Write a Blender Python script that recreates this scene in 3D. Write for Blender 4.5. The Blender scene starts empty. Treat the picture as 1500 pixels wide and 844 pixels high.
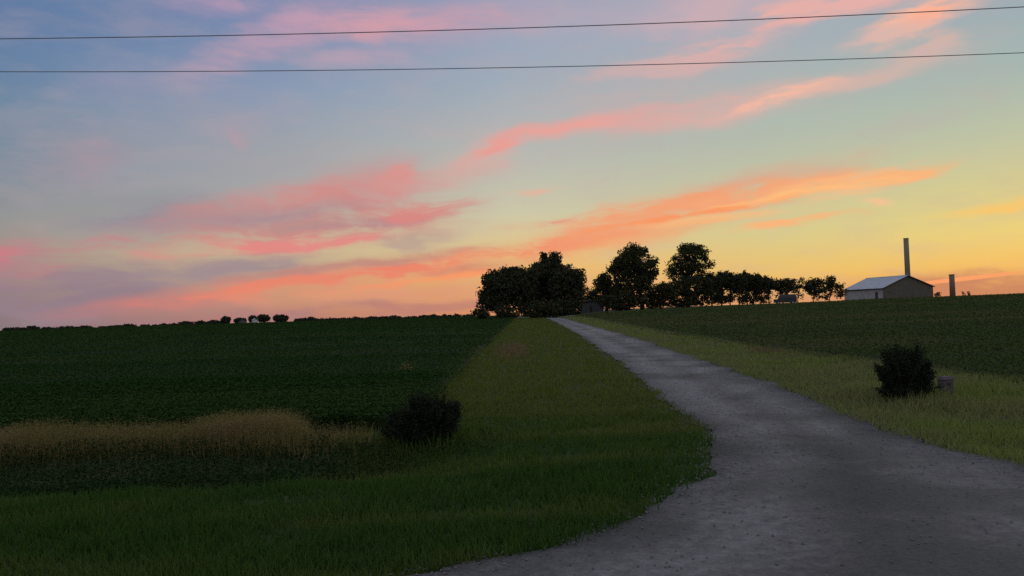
import bpy, math, random
import numpy as np
from mathutils import Vector, Matrix

random.seed(7)
rng = np.random.default_rng(7)
S = bpy.context.scene
COL = S.collection
rad = math.radians

# ------------------------------------------------------------------ camera
F = 1177.0                      # focal length in photo pixels (photo 1500 wide)
EYE = 2.2
PITCH = rad(1.6)
ROLL = rad(2.0)
fw = np.array([0, math.cos(PITCH), math.sin(PITCH)])
u0 = np.array([0, -math.sin(PITCH), math.cos(PITCH)])
r0 = np.array([1.0, 0, 0])
RT = math.cos(ROLL) * r0 - math.sin(ROLL) * u0
UP = math.sin(ROLL) * r0 + math.cos(ROLL) * u0
cam_d = bpy.data.cameras.new('camera')
cam = bpy.data.objects.new('camera', cam_d)
COL.objects.link(cam)
cam.matrix_world = Matrix(((RT[0], UP[0], -fw[0], 0), (RT[1], UP[1], -fw[1], 0), (RT[2], UP[2], -fw[2], EYE), (0, 0, 0, 1)))
cam_d.sensor_width = 36
cam_d.lens = 36 * F / 1500
cam_d.clip_end = 20000
cam_d.clip_start = 0.1
S.camera = cam


def ray(px, py):
    d = RT * ((px - 750) / F) + UP * ((422 - py) / F) + fw
    return d / d[1]             # scaled so that y = 1


def azel(px, py):
    d = ray(px, py)
    return math.degrees(math.atan2(d[0], d[1])), math.degrees(math.atan2(d[2], math.hypot(d[0], d[1])))


S.view_settings.view_transform = 'Standard'
S.view_settings.look = 'None'
S.view_settings.exposure = 0.0
S.view_settings.gamma = 1.0
S.view_settings.use_curve_mapping = False
S.cycles.use_denoising = False
S.cycles.max_bounces = 5
S.cycles.diffuse_bounces = 3
S.cycles.transparent_max_bounces = 4


def lin(c):
    return tuple(((v / 255) / 12.92 if v <= 10.3 else ((v / 255 + 0.055) / 1.055) ** 2.4) for v in c) + (1.0,)


# ------------------------------------------------------------------ world: dusk sky with afterglow clouds
SUN_AZ = 36.0                   # degrees to the right of the view
W = bpy.data.worlds.new('World')
S.world = W
W.use_nodes = True
nt = W.node_tree
nt.nodes.clear()


def N(t, **k):
    n = nt.nodes.new(t)
    for a, b in k.items():
        setattr(n, a, b)
    return n


def L(a, b):
    nt.links.new(a, b)


def M(op, a, b=None, c=None, clamp=False):
    n = N('ShaderNodeMath', operation=op, use_clamp=clamp)
    for i, v in enumerate((a, b, c)):
        if v is None:
            continue
        if isinstance(v, (int, float)):
            n.inputs[i].default_value = v
        else:
            L(v, n.inputs[i])
    return n.outputs[0]


def MR(v, a, b, c=0.0, d=1.0, smooth=True):
    n = N('ShaderNodeMapRange')
    n.interpolation_type = 'SMOOTHSTEP' if smooth else 'LINEAR'
    n.inputs[1].default_value = a
    n.inputs[2].default_value = b
    n.inputs[3].default_value = c
    n.inputs[4].default_value = d
    L(v, n.inputs[0])
    return n.outputs[0]


def MIX(f, a, b):
    n = N('ShaderNodeMix', data_type='RGBA')
    if isinstance(f, (int, float)):
        n.inputs[0].default_value = f
    else:
        L(f, n.inputs[0])
    for i, v in ((6, a), (7, b)):
        if isinstance(v, tuple):
            n.inputs[i].default_value = v
        else:
            L(v, n.inputs[i])
    return n.outputs[2]


tc = N('ShaderNodeTexCoord')
sep = N('ShaderNodeSeparateXYZ')
L(tc.outputs['Generated'], sep.inputs[0])
x_, y_, z_ = sep.outputs
az = M('MULTIPLY', M('ARCTAN2', x_, y_), 180 / math.pi)
hyp = M('SQRT', M('ADD', M('MULTIPLY', x_, x_), M('MULTIPLY', y_, y_)))
el = M('MULTIPLY', M('ARCTAN2', z_, hyp), 180 / math.pi)

ELMAX = 60.0
tel = M('DIVIDE', M('ADD', el, 2.0), ELMAX + 2.0, clamp=True)
ZEN = (152, 163, 178)
SKY = [
    (0, [(0, (98, 125, 164)), (60, (100, 129, 167)), (160, (110, 138, 163)), (250, (130, 144, 158)), (310, (148, 150, 152)), (370, (162, 152, 141)), (420, (150, 132, 135)), (482, (138, 120, 125))]),
    (375, [(0, (116, 138, 177)), (60, (116, 141, 179)), (130, (138, 155, 182)), (220, (160, 165, 172)), (300, (172, 170, 165)), (370, (203, 188, 152)), (410, (205, 165, 130)), (468, (185, 128, 118))]),
    (750, [(0, (158, 162, 188)), (60, (158, 170, 190)), (120, (162, 175, 188)), (240, (188, 190, 180)), (310, (207, 202, 172)), (350, (222, 200, 150)), (400, (240, 184, 112)), (452, (226, 152, 98))]),
    (1125, [(0, (170, 175, 188)), (60, (168, 178, 186)), (120, (170, 184, 182)), (200, (180, 190, 175)), (260, (195, 197, 165)), (340, (216, 205, 144)), (400, (236, 195, 110)), (440, (222, 160, 105))]),
    (1500, [(0, (158, 175, 182)), (100, (165, 185, 178)), (200, (190, 198, 165)), (280, (215, 206, 140)), (340, (231, 208, 122)), (390, (235, 187, 102)), (428, (206, 142, 92))]),
]


def ramp(stops):
    n = N('ShaderNodeValToRGB')
    cr = n.color_ramp
    cr.interpolation = 'LINEAR'
    stops = sorted(stops)
    while len(cr.elements) > 1:
        cr.elements.remove(cr.elements[-1])
    cr.elements[0].position = stops[0][0]
    cr.elements[0].color = lin(stops[0][1])
    for p, c in stops[1:]:
        e = cr.elements.new(p)
        e.color = lin(c)
    L(tel, n.inputs[0])
    return n.outputs[0]


cols = []
for px, st in SKY:
    stops = [((azel(px, py)[1] + 2) / (ELMAX + 2), c) for py, c in st]
    stops.append((1.0, ZEN))
    cols.append((azel(px, 230)[0], ramp(stops)))
sky = cols[0][1]
for i in range(1, len(cols)):
    f = MR(az, cols[i - 1][0], cols[i][0], smooth=False)
    sky = MIX(f, sky, cols[i][1])
east = ramp([(0.0, (130, 126, 132)), (0.15, (146, 144, 152)), (0.3, (150, 158, 174)), (1.0, ZEN)])
absaz = M('ABSOLUTE', az)
sky = MIX(MR(absaz, 50, 130), sky, east)

# physical twilight sky blended in
ns = N('ShaderNodeTexSky')
ns.sky_type = 'NISHITA'
ns.sun_disc = False
ns.sun_elevation = rad(1.0)
ns.sun_rotation = rad(SUN_AZ)
vm = N('ShaderNodeVectorMath', operation='SCALE')
L(ns.outputs[0], vm.inputs[0])
vm.inputs[3].default_value = 0.12
sky = MIX(0.05, sky, vm.outputs[0])

# clouds : streaks in (azimuth, elevation) degrees
DEG = math.degrees(1 / F)
comb = N('ShaderNodeCombineXYZ')
L(az, comb.inputs[0])
L(el, comb.inputs[1])
P = comb.outputs[0]


def noise(vec, scale, rot, stretch, detail, rough, color=False):
    mp = N('ShaderNodeMapping')
    mp.inputs['Rotation'].default_value = (0, 0, rad(-rot))
    mp.inputs['Scale'].default_value = (scale / stretch, scale, 1)
    L(vec, mp.inputs[0])
    nz = N('ShaderNodeTexNoise', noise_dimensions='2D')
    nz.inputs['Scale'].default_value = 1.0
    nz.inputs['Detail'].default_value = detail
    nz.inputs['Roughness'].default_value = rough
    L(mp.outputs[0], nz.inputs[0])
    return nz.outputs['Color' if color else 'Fac']


wn = noise(P, 0.30, 14, 2.5, 3, 0.55, True)
ws = N('ShaderNodeVectorMath', operation='SUBTRACT')
L(wn, ws.inputs[0])
ws.inputs[1].default_value = (0.5, 0.5, 0.5)
wm = N('ShaderNodeVectorMath', operation='MULTIPLY')
L(ws.outputs[0], wm.inputs[0])
wm.inputs[1].default_value = (4.5, 1.5, 0)
wa = N('ShaderNodeVectorMath', operation='ADD')
L(P, wa.inputs[0])
L(wm.outputs[0], wa.inputs[1])
PW = wa.outputs[0]
n1 = noise(PW, 1.0, 13, 5.0, 5, 0.6)
n2 = noise(PW, 0.45, 16, 2.2, 4, 0.55)
n3 = noise(PW, 2.6, 11, 9.0, 4, 0.6)
nsum = M('ADD', M('ADD', M('MULTIPLY', n1, 0.45), M('MULTIPLY', n2, 0.37)), M('MULTIPLY', n3, 0.18))
fib = MR(nsum, 0.34, 0.66, 0.30, 1.45)
fib2 = M('MULTIPLY_ADD', fib, 0.5, 0.5)
# thin high veil everywhere
vsum = M('ADD', M('MULTIPLY', n1, 0.4), M('MULTIPLY', n2, 0.6))
sky = MIX(MR(vsum, 0.40, 0.75, 0.0, 0.22), sky, lin((196, 168, 168)))

# (cx, cy, half length, half width, angle up to the right, colour, opacity, edge) in photo pixels
CL = [
    # thin lilac veils, upper left
    (250, 150, 260, 95, 18, (148, 152, 174), .42, 0.9), (120, 240, 150, 60, 8, (155, 148, 160), .5, 0.9),
    (330, 235, 260, 70, 0, (160, 160, 168), .55, 0.9), (900, 25, 260, 40, 0, (184, 168, 182), .5, 0.9),
    (310, 6, 110, 20, 6, (180, 152, 178), .8, 0.85), (375, 72, 180, 32, 25, (182, 156, 176), .85, 0.85),
    (450, 30, 130, 30, 12, (188, 154, 178), .75, 0.9), (600, 36, 230, 34, 3, (204, 158, 172), .95, 0.85), (540, 44, 130, 14, 5, (212, 158, 168), .6, .8), (520, 84, 110, 18, 5, (186, 160, 178), .75, 0.85),
    (345, 198, 46, 11, -32, (184, 154, 162), .6, 0.8), (325, 180, 80, 30, 0, (168, 158, 170), .5, 0.9), (165, 125, 90, 26, 12, (150, 148, 175), .5, 0.8),
    (130, 232, 110, 34, 12, (166, 148, 158), .6, 0.8),
    # upper right
    (1040, 14, 170, 40, 4, (206, 174, 180), .8, 0.85), (1215, 6, 200, 20, 4, (232, 176, 168), .9, 0.6), (1335, 32, 120, 24, 14, (246, 184, 160), 1, 0.5), (1362, 24, 60, 13, 14, (253, 178, 150), 1, 0.5),
    (1050, 78, 140, 22, 9, (226, 176, 170), .9, 0.7), (980, 98, 170, 14, 4, (212, 174, 172), .7, 0.7),
    (1345, 72, 70, 24, 8, (216, 180, 170), .75, 0.7), (1270, 108, 220, 24, 8, (204, 180, 172), .6, 0.8), (1290, 52, 110, 16, 6, (190, 180, 182), .5, 0.8),
    # long middle streak
    (900, 150, 300, 60, 9, (196, 174, 174), .55, 0.9), (690, 236, 90, 30, 22, (222, 172, 162), .65, 0.8),
    (720, 212, 100, 11, 20, (232, 158, 148), 1, 0.8), (830, 187, 150, 14, 9, (236, 162, 152), 1, 0.8), (960, 172, 200, 26, 5, (224, 168, 160), .8, 0.9),
    (1090, 156, 160, 28, 9, (220, 176, 168), .8, 0.85), (1160, 140, 100, 14, 13, (248, 186, 162), .95, 0.5), (1230, 124, 120, 14, 11, (214, 180, 168), .6, 0.7),
    # main rose bank on the left
    (230, 322, 170, 38, 7, (142, 140, 152), .85, 0.85), (165, 354, 90, 10, 12, (192, 136, 140), .8, 0.6),
    (560, 268, 110, 42, 12, (200, 146, 146), .75, 0.85), (586, 264, 42, 26, 50, (226, 138, 132), .9, 0.75),
    (470, 290, 260, 28, 11, (208, 142, 138), .95, 0.8), (440, 332, 310, 46, 8, (206, 140, 132), .95, 0.75), (380, 318, 210, 18, 8, (166, 142, 148), .8, 0.8), (440, 330, 130, 9, 8, (184, 144, 138), .8, .8),
    (560, 322, 150, 11, 7, (178, 140, 144), .8, 0.7), (615, 310, 105, 15, 6, (218, 136, 130), .9, 0.7), (420, 358, 240, 12, 5, (228, 138, 132), .85, 0.6), (640, 258, 150, 30, 8, (208, 168, 160), .5, .9),
    # left edge rose
    (20, 386, 130, 36, 8, (188, 132, 136), .95, 0.65), (12, 375, 45, 10, 8, (206, 126, 132), .8, 0.7), (75, 397, 60, 10, 16, (202, 126, 130), .8, 0.7),
    # mauve bank low on the left
    (100, 438, 290, 50, 3, (148, 127, 137), .95, 0.7), (340, 398, 280, 26, 4, (162, 142, 144), .95, 0.8), (600, 356, 80, 20, 4, (186, 160, 146), .75, 0.7),
    # ember band
    (230, 446, 190, 15, 5, (194, 126, 122), .8, 0.8), (400, 421, 250, 18, 8, (230, 134, 110), .95, 0.75), (590, 397, 270, 20, 9, (234, 134, 108), .95, 0.75),
    (770, 366, 210, 18, 12, (240, 142, 106), .95, 0.75), (880, 345, 190, 18, 13, (242, 146, 108), .95, 0.75), (640, 410, 200, 8, 9, (250, 152, 102), .85, 0.7), (540, 386, 230, 9, 8, (196, 138, 124), .8, .8), (420, 404, 200, 7, 7, (188, 138, 128), .7, .8),
    (560, 434, 330, 22, 3, (226, 152, 118), .7, 0.9), (410, 458, 300, 14, 2, (174, 126, 122), .8, 0.75), (660, 450, 190, 11, 2, (192, 130, 114), .75, 0.75), (700, 392, 130, 8, 8, (204, 140, 116), .65, .8),
    # main orange streak on the right
    (800, 322, 110, 8, 8, (228, 150, 128), .75, 0.7), (770, 283, 70, 6, 5, (228, 178, 156), .7, 0.7), (1120, 262, 260, 24, 9, (218, 172, 144), .75, 0.85),
    (940, 322, 240, 30, 9, (240, 164, 120), .9, 0.8), (1010, 300, 240, 24, 8, (242, 160, 116), .95, 0.75), (1150, 281, 240, 20, 8, (244, 168, 122), .95, 0.7),
    (1260, 265, 170, 13, 8, (248, 182, 128), 1, 0.6), (1340, 255, 90, 7, 9, (248, 182, 126), .95, 0.6), (1180, 286, 190, 6, 8, (254, 190, 126), .95, .6), (1010, 318, 230, 6, 8, (250, 150, 98), .8, .7),
    (1060, 324, 180, 9, 5, (246, 188, 130), .8, 0.7), (1155, 331, 120, 6.5, 8, (248, 182, 124), 1, 0.7), (1275, 298, 30, 8, 3, (246, 194, 148), .9, 0.7), (1240, 284, 70, 10, 14, (246, 190, 140), .7, .7),
    (1330, 240, 90, 6, 16, (228, 190, 150), .6, 0.7), (920, 356, 220, 14, 9, (242, 166, 112), .65, .9),
    # far right
    (1435, 304, 130, 8, 8, (248, 200, 112), 1, 0.8), (1430, 424, 220, 26, 3, (208, 138, 98), .95, 0.55), (1420, 407.5, 100, 2.6, 6.5, (252, 162, 104), 1, 0.35),
]
for cx, cy, hl, hw, ang, c, op, edge in CL:
    a0, e0 = azel(cx, cy)
    mp = N('ShaderNodeMapping', vector_type='TEXTURE')
    mp.inputs['Location'].default_value = (a0, e0, 0)
    # photo angle -> sky angle (undo the camera roll)
    mp.inputs['Rotation'].default_value = (0, 0, rad(ang) - ROLL)
    ca = math.cos(rad(a0))
    mp.inputs['Scale'].default_value = (hl * DEG * (1 + (ca * ca - 1) * 0.8) * 1.08, hw * DEG * 1.28, 1)
    L(P if hw <= 5 else PW, mp.inputs[0])
    g = N('ShaderNodeTexGradient', gradient_type='SPHERICAL')
    L(mp.outputs[0], g.inputs[0])
    m = M('MULTIPLY', g.outputs[1], fib2 if edge > .75 else fib)
    sky = MIX(MR(m, 0.0, edge * 1.22, 0, min(1.0, op * 1.05)), sky, lin(c))

bg = N('ShaderNodeBackground')
bg.inputs[1].default_value = 1.0
L(sky, bg.inputs[0])
out = N('ShaderNodeOutputWorld')
L(bg.outputs[0], out.inputs[0])
W.cycles.sampling_method = 'MANUAL'
W.cycles.sample_map_resolution = 512

sun_d = bpy.data.lights.new('sun', 'SUN')
sun_d.energy = 0.04
sun_d.angle = rad(8)
sun_d.color = (1.0, 0.62, 0.36)
sun = bpy.data.objects.new('sun', sun_d)
COL.objects.link(sun)
sd = Vector((math.sin(rad(SUN_AZ)) * math.cos(rad(1.0)), math.cos(rad(SUN_AZ)) * math.cos(rad(1.0)), math.sin(rad(1.0))))
sun.rotation_euler = sd.to_track_quat('Z', 'Y').to_euler()


# ------------------------------------------------------------------ helpers
def tag(o, label=None, cat=None, group=None, kind=None):
    for k, v in (('label', label), ('category', cat), ('group', group), ('kind', kind)):
        if v:
            o[k] = v
    return o


def np_mesh(name, V, Fc, mat, parent=None, smooth=False):
    """V (n,3) array, Fc (m,k) index array -> one mesh object"""
    me = bpy.data.meshes.new(name)
    V = np.asarray(V, dtype=np.float32)
    Fc = np.asarray(Fc, dtype=np.int32)
    m, k = Fc.shape
    me.vertices.add(len(V))
    me.vertices.foreach_set('co', V.ravel())
    me.loops.add(m * k)
    me.loops.foreach_set('vertex_index', Fc.ravel())
    me.polygons.add(m)
    me.polygons.foreach_set('loop_start', np.arange(0, m * k, k, dtype=np.int32))
    me.polygons.foreach_set('loop_total', np.full(m, k, dtype=np.int32))
    if smooth:
        me.polygons.foreach_set('use_smooth', np.ones(m, dtype=bool))
    me.update(calc_edges=True)
    me.materials.append(mat)
    o = bpy.data.objects.new(name, me)
    COL.objects.link(o)
    if parent:
        o.parent = parent
    return o


class MB:
    """collects polygons for one mesh object"""
    def __init__(s):
        s.v, s.f = [], []

    def poly(s, pts):
        i = len(s.v)
        s.v += [tuple(p) for p in pts]
        s.f.append(tuple(range(i, i + len(pts))))

    def hexa(s, b, t):
        """box between bottom ring b (4 pts) and top ring t (4 pts)"""
        i = len(s.v)
        s.v += [tuple(p) for p in b] + [tuple(p) for p in t]
        s.f += [(i + 3, i + 2, i + 1, i), (i + 4, i + 5, i + 6, i + 7)]
        s.f += [(i + k, i + (k + 1) % 4, i + 4 + (k + 1) % 4, i + 4 + k) for k in range(4)]

    def box(s, x0, x1, y0, y1, z0, z1):
        s.hexa([(x0, y0, z0), (x1, y0, z0), (x1, y1, z0), (x0, y1, z0)], [(x0, y0, z1), (x1, y0, z1), (x1, y1, z1), (x0, y1, z1)])

    def tube(s, pts, rs, n=8, cap=True):
        pts = [Vector(p) for p in pts]
        i0 = len(s.v)
        for k, p in enumerate(pts):
            d = (pts[min(k + 1, len(pts) - 1)] - pts[max(k - 1, 0)]).normalized()
            a = d.orthogonal().normalized()
            if abs(d.z) < .99:
                a = d.cross(Vector((0, 0, 1))).normalized()
            else:
                a = Vector((1, 0, 0))
            b = d.cross(a)
            for j in range(n):
                t = 2 * math.pi * j / n
                s.v.append(tuple(p + rs[k] * (math.cos(t) * a + math.sin(t) * b)))
        for k in range(len(pts) - 1):
            for j in range(n):
                A = i0 + k * n + j
                B = i0 + k * n + (j + 1) % n
                s.f.append((A, B, B + n, A + n))
        if cap:
            s.f.append(tuple(i0 + j for j in range(n))[::-1])
            s.f.append(tuple(i0 + (len(pts) - 1) * n + j for j in range(n)))

    def build(s, name, mat, parent=None, bevel=0.0, smooth=False):
        me = bpy.data.meshes.new(name)
        me.from_pydata(s.v, [], s.f)
        me.materials.append(mat)
        if smooth:
            for p in me.polygons:
                p.use_smooth = True
        o = bpy.data.objects.new(name, me)
        COL.objects.link(o)
        if parent:
            o.parent = parent
        if bevel:
            b = o.modifiers.new('bevel', 'BEVEL')
            b.width = bevel
            b.segments = 2
        return o


def empty(name, loc, rz=0.0):
    o = bpy.data.objects.new(name, None)
    COL.objects.link(o)
    o.location = loc
    o.rotation_euler = (0, 0, rz)
    o.empty_display_size = 0.3
    return o


# ------------------------------------------------------------------ materials
def new_mat(name):
    m = bpy.data.materials.new(name)
    m.use_nodes = True
    t = m.node_tree
    b = t.nodes['Principled BSDF']
    return m, t, b


def noisy(name, stops, scale=3.0, detail=6, rough=0.9, bump=0.0, bscale=40, spec=0.2, stretch=(1, 1, 1), big=None, metallic=0.0):
    """procedural material: noise -> colour ramp (linear base colours), optional second large noise and bump"""
    m, t, b = new_mat(name)
    nd, lk = t.nodes, t.links
    tcn = nd.new('ShaderNodeTexCoord')
    mp = nd.new('ShaderNodeMapping')
    mp.inputs['Scale'].default_value = stretch
    lk.new(tcn.outputs['Object'], mp.inputs[0])
    nz = nd.new('ShaderNodeTexNoise')
    nz.inputs['Scale'].default_value = scale
    nz.inputs['Detail'].default_value = detail
    nz.inputs['Roughness'].default_value = 0.65
    lk.new(mp.outputs[0], nz.inputs[0])
    cr = nd.new('ShaderNodeValToRGB')
    e = cr.color_ramp.elements
    e[0].position, e[0].color = stops[0][0], tuple(stops[0][1]) + (1,)
    e[1].position, e[1].color = stops[-1][0], tuple(stops[-1][1]) + (1,)
    for p, c in stops[1:-1]:
        q = e.new(p)
        q.color = tuple(c) + (1,)
    lk.new(nz.outputs['Fac'], cr.inputs[0])
    colr = cr.outputs[0]
    if big:
        bs, bc, lo, hi = big
        n2 = nd.new('ShaderNodeTexNoise')
        n2.inputs['Scale'].default_value = bs
        n2.inputs['Detail'].default_value = 4
        lk.new(mp.outputs[0], n2.inputs[0])
        mr = nd.new('ShaderNodeMapRange')
        mr.interpolation_type = 'SMOOTHSTEP'
        mr.inputs[1].default_value, mr.inputs[2].default_value = lo, hi
        lk.new(n2.outputs['Fac'], mr.inputs[0])
        mx = nd.new('ShaderNodeMix')
        mx.data_type = 'RGBA'
        lk.new(mr.outputs[0], mx.inputs[0])
        lk.new(colr, mx.inputs[6])
        mx.inputs[7].default_value = tuple(bc) + (1,)
        colr = mx.outputs[2]
    lk.new(colr, b.inputs['Base Color'])
    b.inputs['Roughness'].default_value = rough
    b.inputs['Specular IOR Level'].default_value = spec
    b.inputs['Metallic'].default_value = metallic
    if bump:
        n3 = nd.new('ShaderNodeTexNoise')
        n3.inputs['Scale'].default_value = bscale
        n3.inputs['Detail'].default_value = 4
        lk.new(tcn.outputs['Object'], n3.inputs[0])
        bp = nd.new('ShaderNodeBump')
        bp.inputs['Strength'].default_value = bump
        bp.inputs['Distance'].default_value = 0.03
        lk.new(n3.outputs['Fac'], bp.inputs['Height'])
        lk.new(bp.outputs[0], b.inputs['Normal'])
    return m


def leafy(name, c0, c1, zone=None, patch=None, pscale=0.3, transl=0.25, rough=0.8, plo=.42, phi=.6, pstretch=(1, 1, 1)):
    """leaf material: colour varies per leaf (random per island) and in world-size patches of plant colour"""
    m, t, b = new_mat(name)
    nd, lk = t.nodes, t.links
    g = nd.new('ShaderNodeNewGeometry')
    mx = nd.new('ShaderNodeMix')
    mx.data_type = 'RGBA'
    mx.inputs[6].default_value = tuple(c0) + (1,)
    mx.inputs[7].default_value = tuple(c1) + (1,)
    lk.new(g.outputs['Random Per Island'], mx.inputs[0])
    colr = mx.outputs[2]
    if patch:
        tcn = nd.new('ShaderNodeTexCoord')
        mp = nd.new('ShaderNodeMapping')
        mp.inputs['Scale'].default_value = pstretch
        lk.new(tcn.outputs['Object'], mp.inputs[0])
        nz = nd.new('ShaderNodeTexNoise')
        nz.inputs['Scale'].default_value = pscale
        nz.inputs['Detail'].default_value = 4
        lk.new(mp.outputs[0], nz.inputs[0])
        mr = nd.new('ShaderNodeMapRange')
        mr.interpolation_type = 'SMOOTHSTEP'
        mr.inputs[1].default_value, mr.inputs[2].default_value = plo, phi
        lk.new(nz.outputs['Fac'], mr.inputs[0])
        m2 = nd.new('ShaderNodeMix')
        m2.data_type = 'RGBA'
        lk.new(mr.outputs[0], m2.inputs[0])
        lk.new(colr, m2.inputs[6])
        m2.inputs[7].default_value = tuple(patch) + (1,)
        colr = m2.outputs[2]
    if zone:      # a different sward farther from the public road
        y0, y1, zc0, zc1 = zone
        tz = nd.new('ShaderNodeTexCoord')
        sp = nd.new('ShaderNodeSeparateXYZ')
        lk.new(tz.outputs['Object'], sp.inputs[0])
        mr = nd.new('ShaderNodeMapRange')
        mr.interpolation_type = 'SMOOTHSTEP'
        mr.inputs[1].default_value, mr.inputs[2].default_value = y0, y1
        lk.new(sp.outputs[1], mr.inputs[0])
        z1 = nd.new('ShaderNodeMix')
        z1.data_type = 'RGBA'
        z1.inputs[6].default_value = tuple(zc0) + (1,)
        z1.inputs[7].default_value = tuple(zc1) + (1,)
        lk.new(g.outputs['Random Per Island'], z1.inputs[0])
        z2 = nd.new('ShaderNodeMix')
        z2.data_type = 'RGBA'
        lk.new(mr.outputs[0], z2.inputs[0])
        lk.new(colr, z2.inputs[6])
        lk.new(z1.outputs[2], z2.inputs[7])
        colr = z2.outputs[2]
    d = nd.new('ShaderNodeBsdfDiffuse')
    tr = nd.new('ShaderNodeBsdfTranslucent')
    ms = nd.new('ShaderNodeMixShader')
    ms.inputs[0].default_value = transl
    lk.new(colr, d.inputs[0])
    lk.new(colr, tr.inputs[0])
    lk.new(d.outputs[0], ms.inputs[1])
    lk.new(tr.outputs[0], ms.inputs[2])
    lk.new(ms.outputs[0], nd['Material Output'].inputs[0])
    nd.remove(b)
    return m


MT = {}
MT['turf'] = noisy('turf_soil', [(0.3, (.030, .046, .014)), (0.5, (.050, .064, .020)), (0.72, (.085, .076, .034))], scale=1.3, big=(0.12, (.034, .058, .017), .45, .62), bump=.6, bscale=14)
MT['field'] = noisy('field_soil', [(0.3, (.014, .026, .010)), (0.7, (.026, .044, .015))], scale=.8, stretch=(.15, 1, 1))
MT['gravel'] = noisy('gravel', [(0.25, (.104, .090, .090)), (0.5, (.160, .141, .143)), (0.75, (.235, .209, .212))], scale=6.5, detail=9, big=(.35, (.095, .088, .084), .42, .62), bump=.55, bscale=22, spec=.2, rough=.9)
def gravel_tracks(mt, tracks):
    """paler packed wheel tracks, darker weedy crown and dirt margins across the strip; grazing-angle brightness up the drive painted into the colour"""
    t = mt.node_tree
    nd, lk = t.nodes, t.links
    b = nd['Principled BSDF']
    src = b.inputs['Base Color'].links[0].from_socket
    tcn = nd.new('ShaderNodeTexCoord')
    sp = nd.new('ShaderNodeSeparateXYZ')
    lk.new(tcn.outputs['Object'], sp.inputs[0])
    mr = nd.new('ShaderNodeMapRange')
    mr.inputs[1].default_value, mr.inputs[2].default_value, mr.inputs[3].default_value, mr.inputs[4].default_value = 12, 40, 1.1, 1.5  # colour lightens with distance, painting in the brightness of the grazing view
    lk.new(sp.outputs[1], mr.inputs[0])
    uv = nd.new('ShaderNodeUVMap')
    uv.uv_map = 'across'
    su = nd.new('ShaderNodeSeparateXYZ')
    lk.new(uv.outputs[0], su.inputs[0])
    nz = nd.new('ShaderNodeTexNoise')
    nz.inputs['Scale'].default_value = .5
    nz.inputs['Detail'].default_value = 5
    lk.new(tcn.outputs['Object'], nz.inputs[0])
    ad = nd.new('ShaderNodeMath')
    ad.operation = 'MULTIPLY_ADD'
    ad.inputs[1].default_value = .14
    ad.inputs[2].default_value = -.07
    lk.new(nz.outputs['Fac'], ad.inputs[0])
    uu = nd.new('ShaderNodeMath')
    lk.new(su.outputs[0], uu.inputs[0])
    lk.new(ad.outputs[0], uu.inputs[1])
    cr = nd.new('ShaderNodeValToRGB')
    e = cr.color_ramp.elements
    st = tracks
    e[0].position, e[0].color = st[0][0], (st[0][1],) * 3 + (1,)
    e[1].position, e[1].color = st[-1][0], (st[-1][1],) * 3 + (1,)
    for p, v in st[1:-1]:
        e.new(p).color = (v,) * 3 + (1,)
    lk.new(uu.outputs[0], cr.inputs[0])
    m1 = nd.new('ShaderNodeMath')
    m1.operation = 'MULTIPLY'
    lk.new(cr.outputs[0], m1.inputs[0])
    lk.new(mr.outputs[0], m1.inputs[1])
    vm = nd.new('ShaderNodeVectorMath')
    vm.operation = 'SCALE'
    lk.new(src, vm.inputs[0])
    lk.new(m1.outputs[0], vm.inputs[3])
    # single stones: fine cell pattern
    vo = nd.new('ShaderNodeTexVoronoi')
    vo.inputs['Scale'].default_value = 34
    lk.new(tcn.outputs['Object'], vo.inputs[0])
    sv = nd.new('ShaderNodeSeparateColor')
    lk.new(vo.outputs['Color'], sv.inputs[0])
    m2 = nd.new('ShaderNodeMath')
    m2.operation = 'MULTIPLY_ADD'
    m2.inputs[1].default_value = .26
    m2.inputs[2].default_value = .87
    lk.new(sv.outputs[0], m2.inputs[0])
    v2 = nd.new('ShaderNodeVectorMath')
    v2.operation = 'SCALE'
    lk.new(vm.outputs[0], v2.inputs[0])
    lk.new(m2.outputs[0], v2.inputs[3])
    lk.new(v2.outputs[0], b.inputs['Base Color'])


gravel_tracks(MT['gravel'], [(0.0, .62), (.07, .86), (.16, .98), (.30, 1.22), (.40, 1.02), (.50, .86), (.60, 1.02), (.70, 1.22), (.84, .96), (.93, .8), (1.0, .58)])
MT['stone'] = leafy('loose_stones', (.13, .12, .122), (.21, .194, .197), transl=0.0)
MT['leaf_dark'] = leafy('foliage_dark', (.055, .062, .032), (.095, .095, .05), transl=.22)
MT['leaf_mid'] = leafy('foliage_mid', (.065, .075, .032), (.11, .11, .05), transl=.35)
MT['leaf_far'] = leafy('foliage_far', (.06, .065, .045), (.09, .09, .06), transl=.15)
MT['bark'] = noisy('bark', [(0.3, (.04, .032, .025)), (0.7, (.09, .075, .06))], scale=3, stretch=(3, 3, .5), bump=.6, bscale=10)
MT['grass'] = leafy('grass_blades', (.042, .104, .019), (.085, .148, .030), zone=(11, 22, (.135, .165, .030), (.195, .215, .048)), patch=(.150, .178, .045), pscale=.55, pstretch=(.28, 1, 1), transl=.3, plo=.48, phi=.68)
MT['grass_right'] = leafy('verge_blades', (.205, .250, .062), (.300, .335, .095), patch=(.28, .275, .11), pscale=.3, transl=.3)
MT['crop'] = leafy('soybean_leaves', (.028, .066, .017), (.038, .084, .021), patch=(.054, .088, .024), pscale=.09, transl=.2, pstretch=(.25, 1, 1))
MT['crop_right'] = leafy('crop_leaves', (.066, .098, .030), (.094, .124, .038), patch=(.124, .132, .045), pscale=.08, transl=.2, pstretch=(.4, 1, 1))
MT['leaf_bush'] = leafy('bush_foliage', (.022, .030, .018), (.045, .052, .032), transl=.15)
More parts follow.
